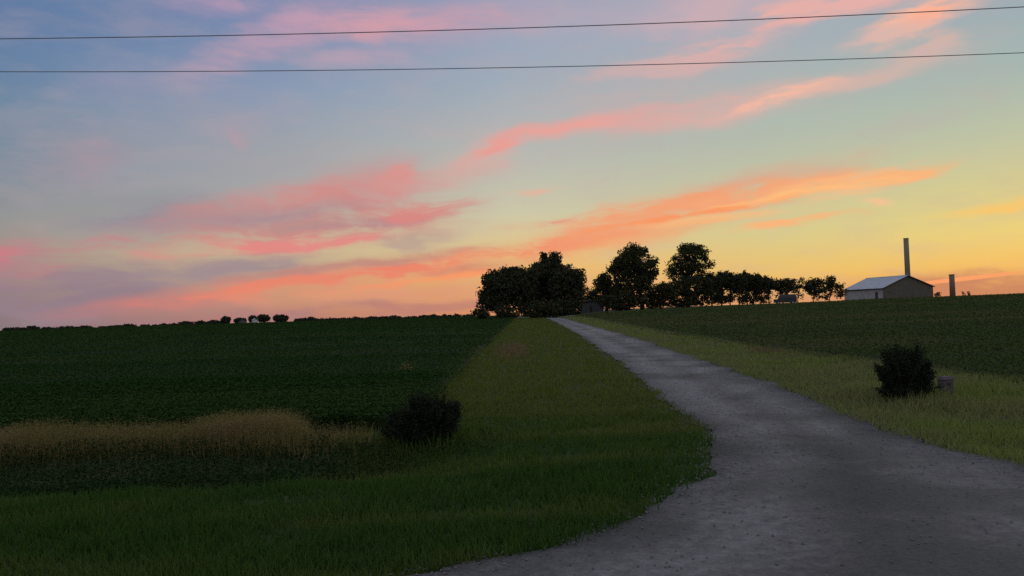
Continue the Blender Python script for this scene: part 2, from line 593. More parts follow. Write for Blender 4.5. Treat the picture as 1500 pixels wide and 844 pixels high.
MT['dry'] = leafy('dry_grass', (.23, .19, .062), (.34, .265, .11), patch=(.38, .26, .14), pscale=.35, transl=.35, plo=.5, phi=.7)
MT['rust2'] = leafy('faded_grass', (.20, .17, .07), (.30, .20, .11), transl=.35)
MT['rust'] = leafy('rusty_grass', (.32, .22, .11), (.44, .29, .16), transl=.35)
MT['weed'] = leafy('ditch_weeds', (.018, .040, .013), (.042, .066, .022), transl=.15)

# ------------------------------------------------------------------ terrain height
LY = np.log(np.array([1, 6, 9.6, 10.8, 12.4, 14, 17, 25, 40, 68, 100, 160, 200, 250, 320, 420, 700, 1500, 9000.0]))
TC = {   # column (photo-pixel tangent) : heights at those distances
    -900: [0, 0, 0, -.03, -.42, -.10, -.02, .05, .12, .28, .45, .70, .86, 1.0, .95, .4, -1.5, -5, -42],
    150: [0, 0, 0, -.03, -.45, -.10, -.02, .05, .12, .28, .45, .72, .88, 1.02, .95, .4, -1.5, -5, -42],
    400: [0, 0, 0, -.03, -.45, -.10, -.02, .05, .10, .24, .40, .62, .75, .85, .75, .1, -2.0, -6, -46],
    560: [0, 0, 0, -.03, -.38, -.12, -.04, .02, .06, .16, .28, .45, .55, .60, .35, -.4, -2.6, -7, -50],
    690: [0, 0, 0, -.02, -.12, -.06, -.02, 0, .02, .06, .14, .30, .40, .42, .1, -.8, -3, -8, -55],
    812: [0, 0, 0, 0, -.02, -.03, -.05, -.04, -.02, .06, .12, .22, .32, .40, .2, -.5, -3, -7, -52],
    880: [0, 0, 0, 0, 0, -.03, -.06, -.04, -.02, .10, .30, .80, 1.20, 1.3, 1.2, .6, -2, -6, -45],
    960: [0, 0, 0, 0, 0, -.03, -.08, -.04, -.02, .16, .45, 1.10, 1.42, 1.5, 1.4, .8, -1, -4, -42],
    1140: [0, 0, 0, 0, 0, -.03, -.08, -.04, 0, .30, .66, 1.36, 1.50, 1.5, 1.4, .9, -1, -4, -42],
    1300: [0, 0, 0, -.02, -.05, -.07, -.08, -.03, .05, .40, .85, 1.66, 1.70, 1.65, 1.5, .9, -1, -4, -42],
    1500: [0, 0, -.02, -.05, -.08, -.08, -.08, 0, .12, .50, 1.0, 1.72, 1.78, 1.7, 1.5, .9, -1, -4, -42],
    2600: [0, 0, -.02, -.05, -.08, -.08, -.08, 0, .12, .50, 1.0, 1.72, 1.78, 1.7, 1.5, .9, -1, -4, -42],
}
TPX = np.array(sorted(TC))
gy = np.linspace(LY[0], LY[-1], 400)
tab = np.array([np.interp(gy, LY, TC[k]) for k in TPX])
gx = np.linspace(-900, 2600, 351)
tab = np.array([np.interp(gx, TPX, tab[:, j]) for j in range(len(gy))])       # (400, 351)


def blur(a, k, ax):
    w = np.exp(-0.5 * (np.arange(-k, k + 1) / (k / 2.0)) ** 2)
    w /= w.sum()
    p = np.pad(a, [(k, k) if i == ax else (0, 0) for i in range(2)], mode='edge')
    return np.apply_along_axis(lambda r: np.convolve(r, w, mode='valid'), ax, p)


tab = blur(blur(tab, 4, 0), 5, 1)


def hgt(X, Y):
    X = np.asarray(X, float)
    Y = np.asarray(Y, float)
    Yc = np.maximum(Y, 1.0)
    px = np.clip(750 + F * X / np.maximum(Yc, 6.0), -900, 2600)
    a = (np.log(Yc) - gy[0]) / (gy[1] - gy[0])
    b = (px - gx[0]) / (gx[1] - gx[0])
    i = np.clip(a.astype(int), 0, len(gy) - 2)
    j = np.clip(b.astype(int), 0, len(gx) - 2)
    fa = np.clip(a - i, 0, 1)
    fb = np.clip(b - j, 0, 1)
    z = (tab[i, j] * (1 - fa) + tab[i + 1, j] * fa) * (1 - fb) + (tab[i, j + 1] * (1 - fa) + tab[i + 1, j + 1] * fa) * fb
    return z


def h1(x, y):
    return float(hgt(np.array([x]), np.array([y]))[0])


def at(px, py):
    """ground point seen at a photo pixel"""
    d = ray(px, py)
    Y = np.exp(np.linspace(math.log(3), math.log(600), 3000))
    below = (EYE + d[2] * Y) < hgt(d[0] * Y, Y)
    k = int(np.argmax(below)) if below.any() else 2400
    return float(d[0] * Y[k]), float(Y[k])


# ground : polar sheet round the camera, finer in front
angs = np.concatenate([np.radians(np.arange(-55, 55, .35)), np.radians(np.arange(55, 305, 2.5))])
rr = np.concatenate([[0.05], np.exp(np.linspace(math.log(.6), math.log(8500), 210))])
A, R = np.meshgrid(angs, rr)
GX, GY = R * np.sin(A), R * np.cos(A)
GZ = hgt(GX, GY)
na = len(angs)
nr = len(rr)
ii = np.arange(nr - 1)[:, None] * na
jj = np.arange(na)[None, :]
q = np.stack([ii + jj, ii + na + jj, ii + na + (jj + 1) % na, ii + (jj + 1) % na], -1).reshape(-1, 4)[:, ::-1]
tag(np_mesh('ground', np.stack([GX, GY, GZ], -1).reshape(-1, 3), q, MT['turf'], smooth=True), kind='structure')


def drape(name, left, right, mat, lift=.03, n=160, m=14, wob=0.0, kind='structure', far=.0004):
    """strip between two polylines (far to near), laid over the ground"""
    def res(p):
        p = np.array(p, float)
        s = np.concatenate([[0], np.cumsum(np.hypot(*np.diff(p, axis=0).T))])
        # denser towards the near end
        t = s[-1] * (1 - (1 - np.linspace(0, 1, n)) ** 1.8)
        return np.stack([np.interp(t, s, p[:, 0]), np.interp(t, s, p[:, 1])], -1)
    a, b = res(left), res(right)
    if wob:
        def w(k):
            x = rng.normal(0, 1, n + 20)
            return np.convolve(x, np.ones(5) / 5, 'same')[10:10 + n] * wob * k
        a[:, 0] += w(1)
        b[:, 0] += w(1)
    t = np.linspace(0, 1, m)[None, :, None]
    g = a[:, None, :] * (1 - t) + b[:, None, :] * t
    X, Y = g[..., 0], g[..., 1]
    Z = hgt(X, Y) + lift + far * np.maximum(Y, 0)
    ii = np.arange(n - 1)[:, None] * m
    jj = np.arange(m - 1)[None, :]
    q = np.stack([ii + jj, ii + m + jj, ii + m + jj + 1, ii + jj + 1], -1).reshape(-1, 4)
    o = np_mesh(name, np.stack([X, Y, Z], -1).reshape(-1, 3), q, mat, smooth=True)
    uvl = o.data.uv_layers.new(name='across')
    U = np.broadcast_to(np.linspace(0, 1, m)[None, :], X.shape).reshape(-1)
    Vv = Y.reshape(-1)
    vi = q.reshape(-1)
    uvl.data.foreach_set('uv', np.stack([U[vi], Vv[vi]], -1).astype(np.float32).ravel())
    return tag(o, kind=kind)


LE = [(799, 466), (814, 473), (845, 490), (900, 526), (950, 570), (985, 600), (1026, 632), (1046, 662), (1034, 700), (965, 746), (840, 794), (640, 842), (300, 895)]
RE = [(826, 466.5), (852, 474), (900, 487), (980, 512), (1100, 552), (1215, 597), (1330, 640), (1500, 685), (1700, 737), (2000, 800), (2300, 850)]
LEw = [at(*p) for p in LE]
REw = [at(*p) for p in RE]
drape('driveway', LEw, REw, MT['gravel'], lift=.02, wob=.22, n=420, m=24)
XL = sorted([(y, x) for x, y in LEw])
XR = sorted([(y, x) for x, y in REw])


def drive_l(Y):
    return np.interp(Y, [p[0] for p in XL], [p[1] for p in XL])


def drive_r(Y):
    return np.interp(Y, [p[0] for p in XR], [p[1] for p in XR])


# public gravel road the picture is taken from
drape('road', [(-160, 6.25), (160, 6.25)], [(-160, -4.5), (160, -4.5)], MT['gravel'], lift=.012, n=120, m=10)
# yard track that leaves the drive to the right in front of the shed
k0 = LEw[0]
tr = [at(822, 466), at(842, 462.5), at(866, 459.5), at(896, 457)]
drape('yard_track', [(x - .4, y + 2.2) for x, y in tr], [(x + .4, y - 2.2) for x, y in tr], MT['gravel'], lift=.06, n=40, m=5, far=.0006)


def bl(Y):     # right edge of the left field
    return -2.15 + 2.2 * np.clip((Y - 20) / 150, 0, 1.4)


def br(Y):     # left edge of the right field
    return np.interp(Y, [14, 18, 26, 36, 61, 165, 300], [14.5, 12.6, 12.1, 11.5, 11.1, 13.0, 20])


ys = np.exp(np.linspace(math.log(258), math.log(15.6), 60))
drape('soybean_field', [(-1.35 * y - 30, y) for y in ys], [(bl(y), y) for y in ys], MT['field'], lift=.025, n=110, m=60, far=.0007)
ys = np.exp(np.linspace(math.log(172), math.log(16), 50))
drape('hill_field', [(br(y), y) for y in ys], [(1.35 * y + 40, y) for y in ys], MT['field'], lift=.025, n=110, m=60, far=.0007)


# ------------------------------------------------------------------ scattered plants (stuff)
def leaf_quads(P, size, up=0.5, aspect=1.0):
    """random quads at points P; up: 0 flat-ish .. 1 any direction"""
    n = len(P)
    nrm = rng.normal(0, 1, (n, 3))
    nrm[:, 2] = np.abs(nrm[:, 2]) + (1 - up) * 2
    nrm /= np.linalg.norm(nrm, axis=1)[:, None]
    t = rng.normal(0, 1, (n, 3))
    t -= (t * nrm).sum(1)[:, None] * nrm
    t /= np.linalg.norm(t, axis=1)[:, None]
    b = np.cross(nrm, t)
    s = np.asarray(size).reshape(-1, 1) * rng.uniform(.6, 1.3, (n, 1))
    V = np.stack([P - t * s, P - b * s * .55 * aspect, P + t * s, P + b * s * .55 * aspect], 1).reshape(-1, 3)
    return V, np.arange(4 * n).reshape(n, 4)


def blades(X, Y, h, w, lean=.35):
    n = len(X)
    Z = hgt(X, Y)
    a = rng.uniform(0, 2 * math.pi, n)
    la = rng.uniform(0, 2 * math.pi, n)
    ll = np.abs(rng.normal(0, lean, n)) * h
    dx, dy = np.cos(a) * w, np.sin(a) * w
    p0 = np.stack([X - dx, Y - dy, Z - .01], -1)
    p1 = np.stack([X + dx, Y + dy, Z - .01], -1)
    p2 = np.stack([X + np.cos(la) * ll, Y + np.sin(la) * ll, Z + h], -1)
    return np.stack([p0, p1, p2], 1).reshape(-1, 3), np.arange(3 * n).reshape(n, 3)


def logY(n, a, b):
    return np.exp(rng.uniform(math.log(a), math.log(b), n))


def vnoise(X, Y, s, seed):
    """cheap smooth value noise in 0..1"""
    r = np.random.default_rng(seed)
    T = r.uniform(0, 1, (64, 64))
    x, y = X / s, Y / s
    i, j = np.floor(x).astype(int), np.floor(y).astype(int)
    fx, fy = x - i, y - j
    fx, fy = fx * fx * (3 - 2 * fx), fy * fy * (3 - 2 * fy)
    g = lambda a, b: T[a % 64, b % 64]
    return (g(i, j) * (1 - fx) + g(i + 1, j) * fx) * (1 - fy) + (g(i, j + 1) * (1 - fx) + g(i + 1, j + 1) * fx) * fy


# mown grass left of the drive
n = 420000
Y = logY(n, 6.35, 175)
X = rng.uniform(-.95, .75, n) * Y
edge = drive_l(Y) + .28 * (vnoise(X, Y, .5, 3) - .40) + .30 * (vnoise(X, Y, 1.6, 13) - .5) + rng.normal(0, .07, n)
keep = (X < edge) & (X > np.where(Y < 17, -.95 * Y, bl(Y) - 1.0)) & ~((X < -3.2) & (Y > 10.7) & (Y < 17))
X, Y = X[keep], Y[keep]
hh = (.035 + .10 * vnoise(X, Y, .8, 5) + .05 * vnoise(X, Y, .2, 6)) * rng.uniform(.5, 1.3, len(X)) * (1 + Y * .006)
_bx, _by = at(625, 652)
hh *= 1 + 2.2 * np.exp(-((X - _bx) / .85) ** 2 - ((Y - _by) / .8) ** 2)
V, Fc = blades(X, Y, hh, .004 + .00065 * Y, .6)
tag(np_mesh('mown_grass', V, Fc, MT['grass']), 'mown green grass on the verge left of the gravel drive', 'grass', kind='stuff')
# verge right of the drive
n = 330000
Y = logY(n, 6.6, 172)
X = rng.uniform(0, 1.0, n) * Y
edge = drive_r(Y) - .30 * (vnoise(X, Y, .5, 8) - .42) - .35 * (vnoise(X, Y, 1.6, 18) - .5) + rng.normal(0, .10, n)
keep = (X > edge) & (X < br(Y) + .8)
X, Y = X[keep], Y[keep]
hh = (.05 + .15 * vnoise(X, Y, .9, 9)) * rng.uniform(.5, 1.3, len(X)) * (1 + Y * .006)
_bx, _by = at(1335, 586)
hh *= 1 + 1.8 * np.exp(-((X - _bx) / .9) ** 2 - ((Y - _by) / 1.3) ** 2)
V, Fc = blades(X, Y, hh, .004 + .00065 * Y, .6)
tag(np_mesh('verge_grass', V, Fc, MT['grass_right']), 'olive uncut grass on the strip right of the gravel drive', 'grass', kind='stuff')

# loose stones on and beside the drive
n = 6000
Y = logY(n, 6.6, 60)
side = rng.uniform(0, 1, n)
w_ = drive_r(Y) - drive_l(Y)
X = np.where(side < .3, drive_l(Y) + rng.normal(-.02, .28, n), np.where(side < .6, drive_r(Y) + rng.normal(.02, .28, n), drive_l(Y) + w_ * rng.uniform(0, 1, n)))
k = np.abs(X) < 1.0 * Y
X, Y = X[k], Y[k]
r_ = rng.uniform(.006, .018, len(X)) * (1 + Y * .02)
c = np.stack([X, Y, hgt(X, Y) + .026 + .0004 * Y], -1)
th_ = rng.uniform(0, 6.28, len(X))
V = np.empty((len(X), 5, 3))
for q_ in range(4):
    a_ = th_ + q_ * math.pi / 2
    V[:, q_] = c + np.stack([np.cos(a_) * r_, np.sin(a_) * r_, 0 * r_], -1) * rng.uniform(.6, 1.2, (len(X), 1))
V[:, 4] = c + np.stack([0 * r_, 0 * r_, r_ * rng.uniform(.5, 1.0, len(X))], -1)
i0 = np.arange(len(X))[:, None] * 5
Fc = np.concatenate([np.concatenate([i0 + a, i0 + b, i0 + 4], 1) for a, b in ((0, 1), (1, 2), (2, 3), (3, 0))])
tag(np_mesh('loose_gravel', V.reshape(-1, 3), Fc, MT['stone']), 'loose grey stones scattered on the drive and spilling over its edges', 'gravel', kind='stuff')

# crops
n = 740000
Y = np.concatenate([logY(560000, 15.5, 252), logY(180000, 15.5, 26)])
X = rng.uniform(-.95, .06, n) * Y - .0
keep = X < bl(Y) + rng.normal(0, .22, n) + .9 * (vnoise(X, Y, 1.3, 25) - .5)
X, Y = X[keep], Y[keep]
row = .5 + .5 * np.cos(2 * math.pi * (Y + .01 * X) / .76)
top = (.20 + .12 * vnoise(X * .25, Y, 1.6, 21) + .05 * vnoise(X, Y, .5, 22) + .07 * row + .16 * vnoise(X * .07, Y, 1.9, 23))
P = np.stack([X, Y, hgt(X, Y) + top * rng.uniform(.25, 1.0, len(X)) ** .6], -1)
V, Fc = leaf_quads(P, .022 + .00068 * Y, .45)
tag(np_mesh('soybean_plants', V, Fc, MT['crop']), 'dark green soybean plants filling the field left of the drive', 'crop', kind='stuff')
n = 480000
Y = logY(n, 15, 170)
X = rng.uniform(.0, 1.0, n) * Y
keep = X > br(Y) + rng.normal(0, .12, n)
X, Y = X[keep], Y[keep]
top = (.24 + .14 * vnoise(X * .3, Y, 1.8, 31) + .08 * vnoise(X, Y, .5, 32)) * np.clip((Y - 12) / 14, .35, 1)
P = np.stack([X, Y, hgt(X, Y) + top * rng.uniform(.25, 1.0, len(X)) ** .6], -1)
V, Fc = leaf_quads(P, .022 + .00068 * Y, .45)
tag(np_mesh('crop_plants', V, Fc, MT['crop_right']), 'green crop plants on the rising field right of the drive', 'crop', kind='stuff')

# tall dry grass along the far bank of the ditch
n = 130000
X = rng.uniform(-16, -1.9, n)
Y = 14.7 + rng.normal(0, .38, n) + .25 * np.sin(X * .7)
pxx = 750 + F * X / Y
dens = np.interp(pxx, [-600, 0, 160, 300, 350, 430, 445, 520, 560, 620], [.9, .9, .75, .8, 1, .9, .16, .14, .05, .0]) * (.35 + .9 * vnoise(X, Y, .55, 41))
keep = (rng.uniform(0, 1, n) < dens) & (Y > 13.2)
X, Y = X[keep], Y[keep]
hh = (.30 + .24 * vnoise(X, Y * .3, .9, 42)) * rng.uniform(.3, 1.15, len(X)) * np.interp(750 + F * X / Y, [300, 440, 470, 600], [1, 1, .72, .5])
V, Fc = blades(X, Y, hh, .0055, .38)
Pt = V.reshape(-1, 3, 3)[:, 2]
Pt = Pt[rng.uniform(0, 1, len(Pt)) < .6]
V2, F2 = leaf_quads(Pt + rng.normal(0, .02, Pt.shape), np.full(len(Pt), .026), 1.0, .6)
V2 = V2.reshape(-1, 4, 3)
o1 = tag(np_mesh('dry_grass', np.concatenate([V, V2[:, :3].reshape(-1, 3)]), np.concatenate([Fc, np.arange(len(V2) * 3).reshape(-1, 3) + len(V)]), MT['dry']),
         'tall tan grass with reddish seed heads along the roadside ditch', 'grass', kind='stuff')
# rusty seed-head patch in that grass, and loose tufts along the verge
def tuft(name, px0, px1, py, depth, h, n, mat, label, w=.006):
    a, b = at(px0, py), at(px1, py)
    c = np.array([(a[0] + b[0]) / 2, (a[1] + b[1]) / 2])
    X = rng.normal(c[0], abs(b[0] - a[0]) * .36, n)
    Y = rng.normal(c[1], depth, n)
    k = np.abs(X - c[0]) < abs(b[0] - a[0]) * .6
    X, Y = X[k], Y[k]
    hh = h * rng.uniform(.45, 1.05, len(X)) * np.exp(-((X - c[0]) / (abs(b[0] - a[0]) * .52)) ** 4) * (.7 + .5 * vnoise(X, Y, .25, 77))
    V, Fc = blades(X, Y, hh, w, .35)
    T = V.reshape(-1, 3, 3)[:, 2]
    V2, _ = leaf_quads(T + rng.normal(0, w * 2, T.shape), np.full(len(T), w * 4), 1.0, .6)
    V2 = V2.reshape(-1, 4, 3)[:, :3].reshape(-1, 3)
    base = np.array([c[0], c[1], h1(*c)])
    o = np_mesh(name, np.concatenate([V, V2]) - base, np.concatenate([Fc, np.arange(len(V2)).reshape(-1, 3) + len(V)]), mat)
    o.location = base
    return tag(o, label, 'grass')


tuft('grass_clump', 305, 436, 652, .25, .52, 8000, MT['rust'], 'rust coloured clump of seeding grass standing out of the tan grass strip')
tuft('grass_clump', 726, 776, 515, 3.5, .26, 1500, MT['rust2'], 'tan dry grass patch at the field edge left of the far drive', w=.02)
tuft('grass_clump', 1108, 1150, 517, 1.6, .16, 900, MT['rust2'], 'small tan dry grass patch at the foot of the right field', w=.015)
tuft('grass_clump', 585, 608, 552, .5, .42, 500, MT['dry'], 'little pale grass tuft in the left field behind the dark bush', w=.012)
# dark weeds in the ditch
n = 52000
X = rng.uniform(-16, -.2, n)
Y = rng.uniform(10.9, 14.3, n)
k = (rng.uniform(0, 1, n) < np.interp(X, [-4, -2.2, -.2], [1, .8, .0])) & (Y > 10.9 + .5 * vnoise(X, Y, 1.1, 55) + np.interp(X, [-5, -1], [0, 1.3]))
X, Y = X[k], Y[k]
P = np.stack([X, Y, hgt(X, Y) + rng.uniform(.0, .30, len(X)) * (.4 + .9 * vnoise(X, Y, .7, 51))], -1)
V, Fc = leaf_quads(P, np.full(len(X), .026), .9)
tag(np_mesh('ditch_weeds', V, Fc, MT['weed']), 'dark low weeds growing in the roadside ditch', 'weeds', kind='stuff')


# ------------------------------------------------------------------ trees and bushes
def w3(px, py, Y, dy=0.0):
    d = ray(px, py)
    return np.array([0, 0, EYE]) + d * Y + np.array([0, dy, 0])


def crown_mesh(lobes, Y, base, dens, leaf, clump, mat, parent, name='crown', keep_above=.25, m=14):
    """lobes: (px, py, rx, ry[, weight]) in photo pixels at distance Y -> leaf clumps through real ellipsoids"""
    s = Y / F
    pts = []
    for lb in lobes:
        px, py, rx, ry = lb[:4]
        wgt = lb[4] if len(lb) > 4 else 1.0
        c = w3(px, py, Y)
        Rx, Rz = rx * s, ry * s
        Ry = .5 * (Rx + min(Rx, Rz)) * .95
        k = max(6, int(dens * wgt * (Rx * Rz) ** .9))
        d = rng.normal(0, 1, (k, 3))
        d /= np.linalg.norm(d, axis=1)[:, None]
        r = rng.uniform(.12, 1, (k, 1)) ** .42
        r *= .92 + .16 * rng.uniform(0, 1, (k, 1))
        cc = c + d * r * np.array([Rx, Ry, Rz])
        cs = clump * rng.uniform(.5, 1.25, (k, 1, 1))
        p = cc[:, None, :] + np.clip(rng.normal(0, 1, (k, m, 3)), -1.5, 1.5) * cs * np.array([1, 1, .75])
        pts.append(p.reshape(-1, 3))
    P = np.concatenate(pts)
    g = hgt(P[:, 0], P[:, 1])
    P = P[P[:, 2] > g + keep_above]
    V, Fc = leaf_quads(P - base, np.full(len(P), leaf), 1.0, 1.1)
    return np_mesh(name, V, Fc, mat, parent)


def trunk_mesh(lobes, Y, base, r, parent, tpx=None):
    mb = MB()
    s = Y / F
    big = max(lobes, key=lambda l: l[2] * l[3])
    c = w3(big[0], big[1], Y) - base
    topz = c[2]
    jit = lambda k: np.array([random.uniform(-1, 1), random.uniform(-1, 1), 0]) * k
    p = [np.array([0, 0, -.3]), np.array([0, 0, topz * .25]) + jit(r * .5), np.array([c[0] * .4, 0, topz * .6]) + jit(r), np.array([c[0], c[1], topz])]
    mb.tube(p, [r * 1.5, r, r * .8, r * .45], 8)
    for lb in lobes:
        e = w3(lb[0], lb[1], Y) - base
        for q in range(2):
            d = e + np.array([random.uniform(-.6, .6) * lb[2] * s, random.uniform(-.5, .5) * lb[2] * s, random.uniform(.0, .6) * lb[3] * s])
            st = p[1] * .4 + p[2] * .6 if q else p[2]
            if d[2] < st[2]:
                st = p[1]
            mid = (st + d) / 2 + np.array([0, 0, .06 * np.linalg.norm(d - st)])
            mb.tube([st, mid, d], [r * .42, r * .28, r * .08], 6)
    return mb.build('trunk', MT['bark'], parent, smooth=True)


def tree(name, basepx, Y, lobes, label, cat='tree', group=None, dens=12, leaf=.30, clump=.55, mat='leaf_dark', r=.25, trunk=True, m=14):
    d = ray(basepx, 450)
    base = np.array([d[0] * Y, Y, h1(d[0] * Y, Y)])
    e = empty(name, base)
    tag(e, label, cat, group)
    crown_mesh(lobes, Y, base, dens, leaf, clump, MT[mat], e, m=m)
    if trunk:
        trunk_mesh(lobes, Y, base, r, e)
    return e


def bush(name, basepx, Y, lobes, label, group=None, dens=14, leaf=.25, clump=.4, mat='leaf_dark', keep_above=-.1, stems=4, sr=.05):
    d = ray(basepx, 450)
    base = np.array([d[0] * Y, Y, h1(d[0] * Y, Y)])
    e = empty(name, base)
    tag(e, label, 'bush', group)
    lobes = list(lobes)
    if Y < 40:      # near bush: leafy shoots fan out of the crown, of uneven length
        sc = Y / F
        pts, mbs = [], MB()
        for lb in lobes:
            c0 = w3(lb[0], lb[1], Y)
            k = int(26 * lb[2] * lb[3] / 600) + 5
            for q in range(k):
                d = rng.normal(0, 1, 3)
                d[2] = abs(d[2]) * .9 - .25
                d /= np.linalg.norm(d)
                tip = c0 + d * np.array([lb[2], (lb[2] + lb[3]) * .45, lb[3]]) * sc * (rng.uniform(.5, 1.0) if rng.uniform() < .8 else rng.uniform(1.0, 1.2))
                root = base + np.array([rng.uniform(-.12, .12), rng.uniform(-.12, .12), 0]) + np.array([(c0[0] - base[0]) * .5, 0, 0])
                mid = (root + tip) / 2 + np.array([0, 0, .10 * np.linalg.norm(tip - root)]) + rng.normal(0, .02, 3)
                t = rng.uniform(.25, 1.0, 180)[:, None] ** .8
                pp = (1 - t) ** 2 * root + 2 * t * (1 - t) * mid + t * t * tip
                pts.append(pp + rng.normal(0, .048, pp.shape) * (1.3 - .6 * t))
                if q % 3 == 0:
                    mbs.tube([root - base, mid - base, tip - base], [.009, .006, .002], 5)
        Pp = np.concatenate(pts)
        Pp = Pp[Pp[:, 2] > hgt(Pp[:, 0], Pp[:, 1])]
        V, Fc = leaf_quads(Pp - base, np.full(len(Pp), leaf), 1.0, 1.0)
        np_mesh('foliage', V, Fc, MT[mat], e)
        mbs.build('stem', MT['bark'], e)
        return e
    else:
        crown_mesh(lobes, Y, base, dens, leaf, clump, MT[mat], e, 'foliage', keep_above)
    mb = MB()
    for lb in lobes[:stems]:
        for q in range(3):
            t = w3(lb[0] + random.uniform(-.6, .6) * lb[2], lb[1] - random.uniform(0, .7) * lb[3], Y) - base
            st = np.array([random.uniform(-.2, .2) * sr * 10, random.uniform(-.2, .2) * sr * 10, -.1])
            mb.tube([st, (st + t) / 2 + np.array([0, 0, .1 * abs(t[2])]), t], [sr, sr * .7, sr * .2], 5)
    mb.build('stem', MT['bark'], e)
    return e


# dark grove left of the drive end
tree('broadleaf_tree', 744, 178, [(735, 424, 32, 29), (722, 436, 21, 20), (752, 415, 26, 21), (764, 432, 22, 24), (711, 443, 9, 9), (745, 402, 16, 9), (725, 412, 18, 13), (772, 410, 16, 14), (778, 402, 8, 7), (757, 400, 10, 8)],
     'round dark tree at the left end of the grove by the drive', dens=13, r=.4, clump=.62, m=26)
tree('broadleaf_tree', 800, 186, [(803, 410, 34, 26), (800, 395, 22, 14), (786, 420, 24, 26), (798, 379, 5, 9, 1.5), (814, 378, 7, 9, 1.5), (806, 391, 13, 7), (820, 400, 22, 14), (800, 440, 34, 22)],
     'tallest dark tree of the grove, with two leafy tufts on top', dens=12, r=.42, clump=.62, m=26)
tree('broadleaf_tree', 836, 180, [(836, 413, 20, 24), (842, 404, 12, 10), (830, 436, 24, 22), (846, 424, 10, 14), (820, 420, 18, 22)],
     'dark spreading tree at the right end of the grove by the drive', dens=11, r=.35, clump=.62, m=26)
bush('round_bush', 702, 172, [(702, 459, 11, 7), (708, 461, 9, 5)], 'low round bush at the far left foot of the grove', dens=30)
bush('undergrowth_bush', 742, 174, [(739, 455, 14, 10), (748, 461, 14, 4)], 'dark bush under the round tree of the grove', dens=24)
bush('undergrowth_bush', 792, 176, [(780, 454, 18, 11), (806, 452, 24, 13), (790, 461, 24, 5)], 'wide dark bush at the drive end below the tallest tree', dens=24)
bush('undergrowth_bush', 832, 178, [(828, 451, 20, 13), (843, 447, 11, 11), (832, 460, 20, 4)], 'dark bush between the grove and the small grey shed', dens=24)
bush('hedge_bush', 864, 205, [(860, 433, 13, 10), (877, 431, 13, 11), (868, 440, 18, 10)], 'dark thicket showing above the roof of the small grey shed', dens=18)
# right of the shed
tree('broadleaf_tree', 941, 182, [(928, 384, 24, 20), (926, 373, 17, 11), (945, 392, 15, 18), (911, 398, 17, 18), (950, 408, 10, 8), (930, 414, 26, 16), (922, 432, 24, 18), (941, 368, 6, 6, 1.4), (927, 363, 5, 4, 1.5), (956, 384, 5, 6, 1.5), (907, 386, 7, 7, 1.4), (898, 395, 6, 7, 1.4), (957, 400, 6, 6, 1.4)],
     'tall leafy tree with domed crown right of the small grey shed', dens=9, r=.38, clump=.62, leaf=.27, mat='leaf_mid', m=32)
tree('broadleaf_tree', 888, 186, [(886, 410, 13, 12), (892, 422, 15, 12), (880, 418, 9, 10), (896, 434, 16, 16)],
     'shorter ragged tree between the small grey shed and the domed tree', dens=15, r=.25, mat='leaf_mid')
tree('poplar_tree', 1008, 196, [(1010, 373, 20, 14), (1001, 366, 5, 5, 1.3), (1020, 367, 8, 6, 1.2), (1011, 366, 10, 8), (1006, 386, 22, 12), (1026, 391, 15, 7), (987, 393, 11, 11, .9), (1006, 398, 26, 10), (1032, 380, 7, 5, 1.2), (1030, 371, 7, 7, 1.2), (994, 380, 10, 9, 1.2), (1012, 408, 18, 8), (985, 404, 10, 7), (1029, 402, 9, 7), (1000, 364, 4, 4, 1.5), (1012, 362, 3, 4, 1.5), (1023, 363, 4, 4, 1.5), (1038, 388, 5, 4, 1.5), (980, 397, 6, 6, 1.3)],
     'tall airy tree with gaps in its crown left of the tree row', dens=5.2, r=.36, leaf=.26, clump=.58, mat='leaf_mid', m=34)
bush('hedge_bush', 968, 188, [(962, 430, 17, 16), (976, 427, 15, 17), (957, 440, 17, 11), (966, 446, 20, 6)], 'dark bush right of the domed tree', dens=20)
bush('hedge_bush', 1000, 190, [(992, 424, 20, 16), (1010, 419, 18, 15), (998, 437, 24, 12), (1000, 445, 22, 5)], 'large dark bush below the airy tall tree', dens=20)
bush('hedge_bush', 1028, 192, [(1028, 417, 15, 14), (1036, 424, 11, 16), (1022, 436, 17, 11), (1030, 444, 16, 4, .6)], 'dark bush at the left end of the tree row', dens=19)
bush('hedge_bush', 905, 180, [(892, 443, 18, 10), (916, 440, 20, 13), (905, 450, 26, 5), (940, 444, 12, 8)], 'low dark bush at the foot of the ragged tree', dens=20)
# the row of slim trees
for i, (px, tp, wd) in enumerate([(1044, 400, 9), (1057, 398, 9), (1070, 400, 9), (1083, 401, 9), (1094, 399, 9), (1105, 402, 9), (1116, 404, 9), (1127, 408, 8)]):
    Yt = 200 + random.uniform(-4, 4)
    h = 426 - tp
    tree('row_tree', px + random.uniform(-1, 1), Yt, [(px, tp + h * .34, wd, h * .34), (px + random.uniform(-6, 6), tp + 3, 4, 3.5, 1.3), (px, tp + h * .5, wd * 1.35, h * .36, .9), (px - 4, tp + h * .62, wd * .75, h * .34), (px + 4, tp + h * .58, wd * .75, h * .34), (px + random.uniform(-4, 4), tp + h * .95, wd * .8, h * .28, .7), (px + random.uniform(-5, 5), tp + h * 1.3, wd * .9, h * .32, .5 if i > 1 else 1.0), (px + random.uniform(-5, 5), 440, wd * .9, 5, .6)],
         'slim dark tree in the merged row with pink sky between the trunks', group='slim trees of the merged row', dens=20, leaf=.26, clump=.42, r=.13)
tree('young_tree', 1147, 204, [(1141, 416, 9, 8), (1152, 415, 11, 7), (1148, 423, 16, 7), (1159, 421, 8, 7), (1146, 434, 12, 7, .4)], 'small tree directly behind the parked grey van', dens=19, leaf=.25, clump=.4, r=.12)
